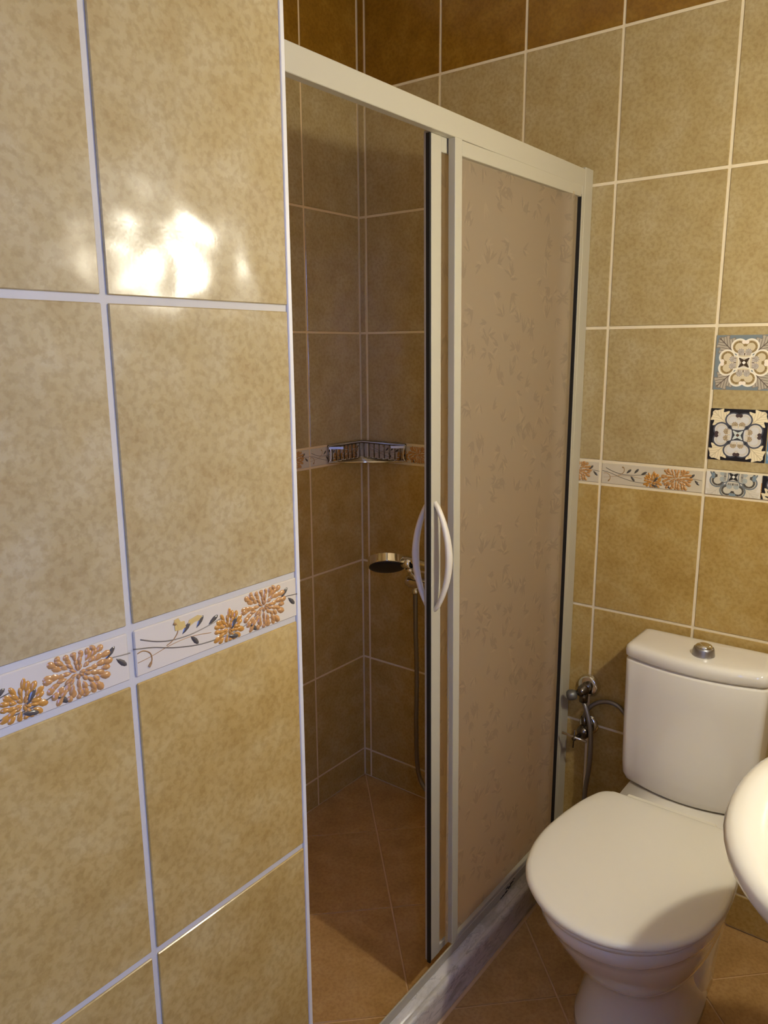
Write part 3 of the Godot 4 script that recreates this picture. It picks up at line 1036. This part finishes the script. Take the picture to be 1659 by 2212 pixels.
func room() -> void:
	var g := PROUD
	# left wall: from the shower corner to the wall behind the camera
	var wl := slab("wall_left", Vector3(-0.11, 0, EDGE + 0.0035), Vector3(-g, CEIL, REAR), M.grout, "beige tiled wall at the left with a flower border, ending at the shower opening", "wall")
	var cl := []
	for z in [0.66, 0.5575, 0.3085, 0.0595, -0.1895, -0.437, -0.6855]:
		cl.append(-z)
	tiles(wl, wall_frame(Vector3(0, 0, 0), Vector3(0, 0, -1), Vector3(1, 0, 0)), cl, ROWS, GR)
	var st0: SurfaceTool
	# yellowed scrap of tape under the curl of the border tile nearest the corner
	for pts in [[[-0.5, 1.1385], [-0.492, 1.1395], [-0.4915, 1.152], [-0.497, 1.153], [-0.5, 1.148], [-0.505, 1.1475], [-0.5065, 1.14]], [[-0.512, 1.1395], [-0.508, 1.1405], [-0.5115, 1.1465], [-0.524, 1.149], [-0.53, 1.1465], [-0.5265, 1.1425], [-0.519, 1.1425]]]:
		st0 = begin()
		var q0 := []
		var q1 := []
		for p in pts:
			q0.append(Vector3(0.0001, p[1], p[0]))
			q1.append(Vector3(0.0012, p[1], p[0]))
		loft(st0, [q0, q1])
		var tp := put("tape_scrap", done(st0), M.tape, wl)
		tp.set_meta("label", "yellowed scrap of tape")
	# corner trim
	var st := begin()
	cbox(st, Vector3(-0.0555, CEIL * 0.5, EDGE - 0.0005), Vector3(0.111, CEIL, 0.0075), 0.001)
	cbox(st, Vector3(-0.0004, CEIL * 0.5, EDGE - 0.0007), Vector3(0.003, CEIL, 0.0072), 0.001)
	var trm := put("trim_1", done(st), M.trim)
	structure(trm, "white corner trim down the end of the left wall at the shower opening", "trim")
	# back wall
	var wb := slab("wall_back", Vector3(-1.0, 0, BACK - 0.1), Vector3(RIGHT + 0.1, CEIL, BACK - g), M.back_grout, "beige and ochre tiled back wall running behind shower and toilet", "wall")
	tiles(wb, wall_frame(Vector3(0, 0, BACK), Vector3(1, 0, 0), Vector3(0, 0, 1)), [-0.872, -0.8448, -0.585, -0.3316, -0.0836, 0.1713, 0.4255, 0.68, RIGHT], ROWS, 0.007)
	# patterned stickers in the sixth column
	var pa := {ground = col(120, 130, 134), leaf = col(178, 166, 148), vein = col(96, 82, 70), leaf_edge = col(128, 114, 98), line = col(238, 230, 214), fill = col(214, 198, 164), rope = col(196, 168, 112), rope_dark = col(92, 70, 40), spot = col(244, 230, 214), scroll = col(120, 106, 94), scroll_light = col(230, 222, 212), centre = col(206, 194, 176), cross = col(66, 50, 34), dot = col(250, 246, 240)}
	var pb := {ground = col(22, 20, 28), leaf = col(236, 220, 184), vein = col(206, 188, 150), leaf_edge = col(226, 208, 170), line = col(70, 72, 82), fill = col(212, 208, 204), rope = col(226, 212, 184), rope_dark = col(190, 186, 184), spot = col(72, 56, 56), scroll = col(104, 76, 44), scroll_light = col(232, 216, 182), centre = col(60, 62, 66), cross = col(206, 212, 206), dot = col(92, 66, 50)}
	var pc := {ground = col(226, 218, 204), leaf = col(218, 208, 188), vein = col(202, 192, 172), leaf_edge = col(222, 212, 194), line = col(112, 118, 122), fill = col(206, 198, 178), rope = col(120, 112, 100), rope_dark = col(26, 24, 26), spot = col(126, 142, 152), scroll = col(128, 146, 156), scroll_light = col(206, 200, 184), centre = col(200, 194, 182), cross = col(40, 36, 36), dot = col(240, 236, 226)}
	var pd := {ground = col(92, 128, 160), leaf = col(214, 214, 204), vein = col(130, 150, 168), leaf_edge = col(180, 192, 196), line = col(232, 230, 222), fill = col(150, 176, 198), rope = col(210, 196, 160), rope_dark = col(44, 66, 96), spot = col(240, 236, 226), scroll = col(64, 92, 126), scroll_light = col(226, 224, 214), centre = col(206, 206, 198), cross = col(44, 60, 88), dot = col(250, 246, 240)}
	var zb := BACK - 0.0002
	var zf := BACK + 0.0008
	var ta := pattern_tex(pa)
	var tb := pattern_tex(pb)
	var tc := pattern_tex(pc, -0.8, 0.16)
	var te := pattern_tex(pb, -0.8, 0.16, 200)
	var td := pattern_tex(pd, -1.0, 1.0, 200)
	sticker(wb, Vector3(0.1735, 1.3455, zb), Vector3(0.2965, 1.4665, zf), ta)
	sticker(wb, Vector3(0.174, 1.185, zb), Vector3(0.2965, 1.303, zf), tb)
	sticker(wb, Vector3(0.1755, 1.1035, zb), Vector3(0.2945, 1.157, zf + 0.0016), tc)
	sticker(wb, Vector3(0.2985, 1.3455, zb), Vector3(0.4205, 1.4665, zf), td)
	sticker(wb, Vector3(0.2985, 1.185, zb), Vector3(0.4205, 1.303, zf), td)
	sticker(wb, Vector3(0.2965, 1.1035, zb), Vector3(0.4205, 1.157, zf + 0.0016), te)
	# shower walls
	var ws := slab("wall_shower", Vector3(SHW - 0.1, 0, BACK), Vector3(SHW - g, CEIL, EDGE + 0.08), M.shower_grout, "darker beige tiled side wall inside the shower", "wall")
	var cs := []
	for z in [-0.70, -0.8795, -1.1335, -1.3875, -1.6417, -1.878]:
		cs.append(-z)
	tiles(ws, wall_frame(Vector3(SHW, 0, 0), Vector3(0, 0, -1), Vector3(1, 0, 0)), cs, ROWS, 0.0066)
	slab("wall_shower_front", Vector3(SHW - 0.1, 0, EDGE - 0.0085), Vector3(-0.11, CEIL, EDGE + 0.08), M.shower_grout, "short wall closing the shower towards the door", "wall")
	# right wall
	st = begin()
	var wz := Vector2(-0.05, 0.36)
	var wy := Vector2(0.75, 2.05)
	cbox(st, Vector3(RIGHT + g + 0.05, CEIL * 0.5, (BACK + wz.x) * 0.5), Vector3(0.1, CEIL, wz.x - BACK))
	cbox(st, Vector3(RIGHT + g + 0.05, CEIL * 0.5, (REAR + wz.y) * 0.5), Vector3(0.1, CEIL, REAR - wz.y))
	cbox(st, Vector3(RIGHT + g + 0.05, wy.x * 0.5, (wz.x + wz.y) * 0.5), Vector3(0.1, wy.x, wz.y - wz.x))
	cbox(st, Vector3(RIGHT + g + 0.05, (wy.y + CEIL) * 0.5, (wz.x + wz.y) * 0.5), Vector3(0.1, CEIL - wy.y, wz.y - wz.x))
	var wr := put("wall_right", done(st), M.grout)
	structure(wr, "beige tiled right wall behind mirror and washbasin", "wall")
	var cr := [-1.878, -1.64, -1.386, -1.132, -0.878, -0.624, -0.37, -0.116, wz.x]
	tiles(wr, wall_frame(Vector3(RIGHT, 0, 0), Vector3(0, 0, 1), Vector3(-1, 0, 0)), cr, ROWS, GR)
	st = begin()
	for z in [wz.x + 0.02, wz.y - 0.02]:
		cbox(st, Vector3(RIGHT + 0.06, (wy.x + wy.y) * 0.5, z), Vector3(0.06, wy.y - wy.x, 0.04), 0.003)
	for y in [wy.x + 0.02, wy.y - 0.02]:
		cbox(st, Vector3(RIGHT + 0.06, y, (wz.x + wz.y) * 0.5), Vector3(0.06, 0.04, wz.y - wz.x - 0.08), 0.003)
	var wn := put("window_1", done(st), M.trim)
	structure(wn, "white window frame in the right wall beside the viewer", "window")
	put("pane", box_mesh(Vector3(RIGHT + 0.058, wy.x + 0.04, wz.x + 0.04), Vector3(RIGHT + 0.062, wy.y - 0.04, wz.y - 0.04), 0.0), M.glass, wn)
	# wall behind the viewer with a closed door
	slab("wall_front", Vector3(-0.11, 0, REAR), Vector3(RIGHT + 0.1, CEIL, REAR + 0.1), M.plaster, "plain plastered wall behind the viewer", "wall")
	st = begin()
	for x in [0.085, 0.835]:
		cbox(st, Vector3(x, 1.02, REAR - 0.008), Vector3(0.06, 2.04, 0.016), 0.002)
	cbox(st, Vector3(0.46, 2.03, REAR - 0.008), Vector3(0.69, 0.06, 0.016), 0.002)
	var dr := put("door_1", done(st), M.trim)
	structure(dr, "white door behind the viewer", "door")
	put("leaf", box_mesh(Vector3(0.116, 0.004, REAR - 0.012), Vector3(0.804, 1.998, REAR - 0.001), 0.002), M.trim, dr)
	slab("ceiling", Vector3(-1.0, CEIL, BACK - 0.1), Vector3(RIGHT + 0.1, CEIL + 0.1, REAR + 0.1), M.plaster, "plain pale ceiling", "ceiling")
	# floor, tiles laid on the diagonal
	var fl := slab("floor", Vector3(-1.0, -0.1, BACK - 0.1), Vector3(RIGHT + 0.1, -0.003, REAR + 0.1), M.floor_grout, "brown floor of square tiles laid on the diagonal", "floor")
	var pitch := 0.3335
	var j := 0.0042
	var regions := [PackedVector2Array([Vector2(SHW, BACK), Vector2(-0.152, BACK), Vector2(-0.152, EDGE - 0.009), Vector2(SHW, EDGE - 0.009)]), PackedVector2Array([Vector2(-0.107, BACK), Vector2(RIGHT, BACK), Vector2(RIGHT, REAR), Vector2(0.0, REAR), Vector2(0.0, EDGE - 0.009), Vector2(-0.107, EDGE - 0.009)])]
	for a in range(-6, 7):
		for b in range(-5, 8):
			var u := -0.952 + (a + 0.5) * pitch
			var v := 1.047 + (b + 0.5) * pitch
			var hh := (pitch - j) * 0.5
			var poly := PackedVector2Array()
			for k in [[-hh, -hh], [hh, -hh], [hh, hh], [-hh, hh]]:
				var uu: float = u + k[0]
				var vv: float = v + k[1]
				poly.append(Vector2((uu + vv) * 0.70711, (uu - vv) * 0.70711))
			for rg in regions:
				for piece in Geometry2D.intersect_polygons(poly, rg):
					var ar := 0.0
					for i in piece.size():
						ar += piece[i].cross(piece[(i + 1) % piece.size()])
					if absf(ar) < 0.0016:
						continue
					if ar > 0:
						piece.reverse()
					st = begin()
					var r0 := []
					var r1 := []
					var r2 := []
					var c := Vector2.ZERO
					for q in piece:
						c += q / piece.size()
					for q in piece:
						var qi: Vector2 = q + (c - q).normalized() * 0.0012
						r0.append(Vector3(q.x, -0.003, q.y))
						r1.append(Vector3(q.x, -0.0009, q.y))
						r2.append(Vector3(qi.x, 0.0, qi.y))
					loft(st, [r0, r1, r2], false, true)
					put("tile", done(st), M.floor_tile[rng.randi() % 3], fl)

func _ready() -> void:
	# camera
	var cam := Camera3D.new()
	cam.name = "camera"
	cam.position = Vector3(0.67176, 1.44, 0.0)
	cam.rotation = Vector3(-0.20785, 0.65892, -0.0057)
	cam.fov = rad_to_deg(2.0 * atan(1106.0 / 1667.9))
	cam.near = 0.02
	add_child(cam)
	cam.current = true
	# sky: cool daylight seen through the window beside the camera
	var we := WorldEnvironment.new()
	we.name = "environment"
	var env := Environment.new()
	var sm := ProceduralSkyMaterial.new()
	sm.sky_top_color = col(100, 135, 225)
	sm.sky_horizon_color = col(132, 162, 255)
	sm.ground_bottom_color = col(90, 112, 170)
	sm.ground_horizon_color = col(112, 140, 232)
	sm.energy_multiplier = 21.0
	var sky := Sky.new()
	sky.sky_material = sm
	env.background_mode = Environment.BG_SKY
	env.sky = sky
	env.tonemap_mode = Environment.TONE_MAPPER_LINEAR
	env.tonemap_exposure = 1.0
	env.sdfgi_enabled = true
	env.ssao_enabled = true
	env.ssil_enabled = true
	we.environment = env
	add_child(we)

	rng.seed = 4242
	materials()
	M.back_grout = plain(col(232, 216, 182), 0.85)
	M.tape = plain(col(200, 170, 100), 0.3)
	lamp()
	room()
	toilet()
	basin()
	shower()
	basket()
	shower_set()
	valves()
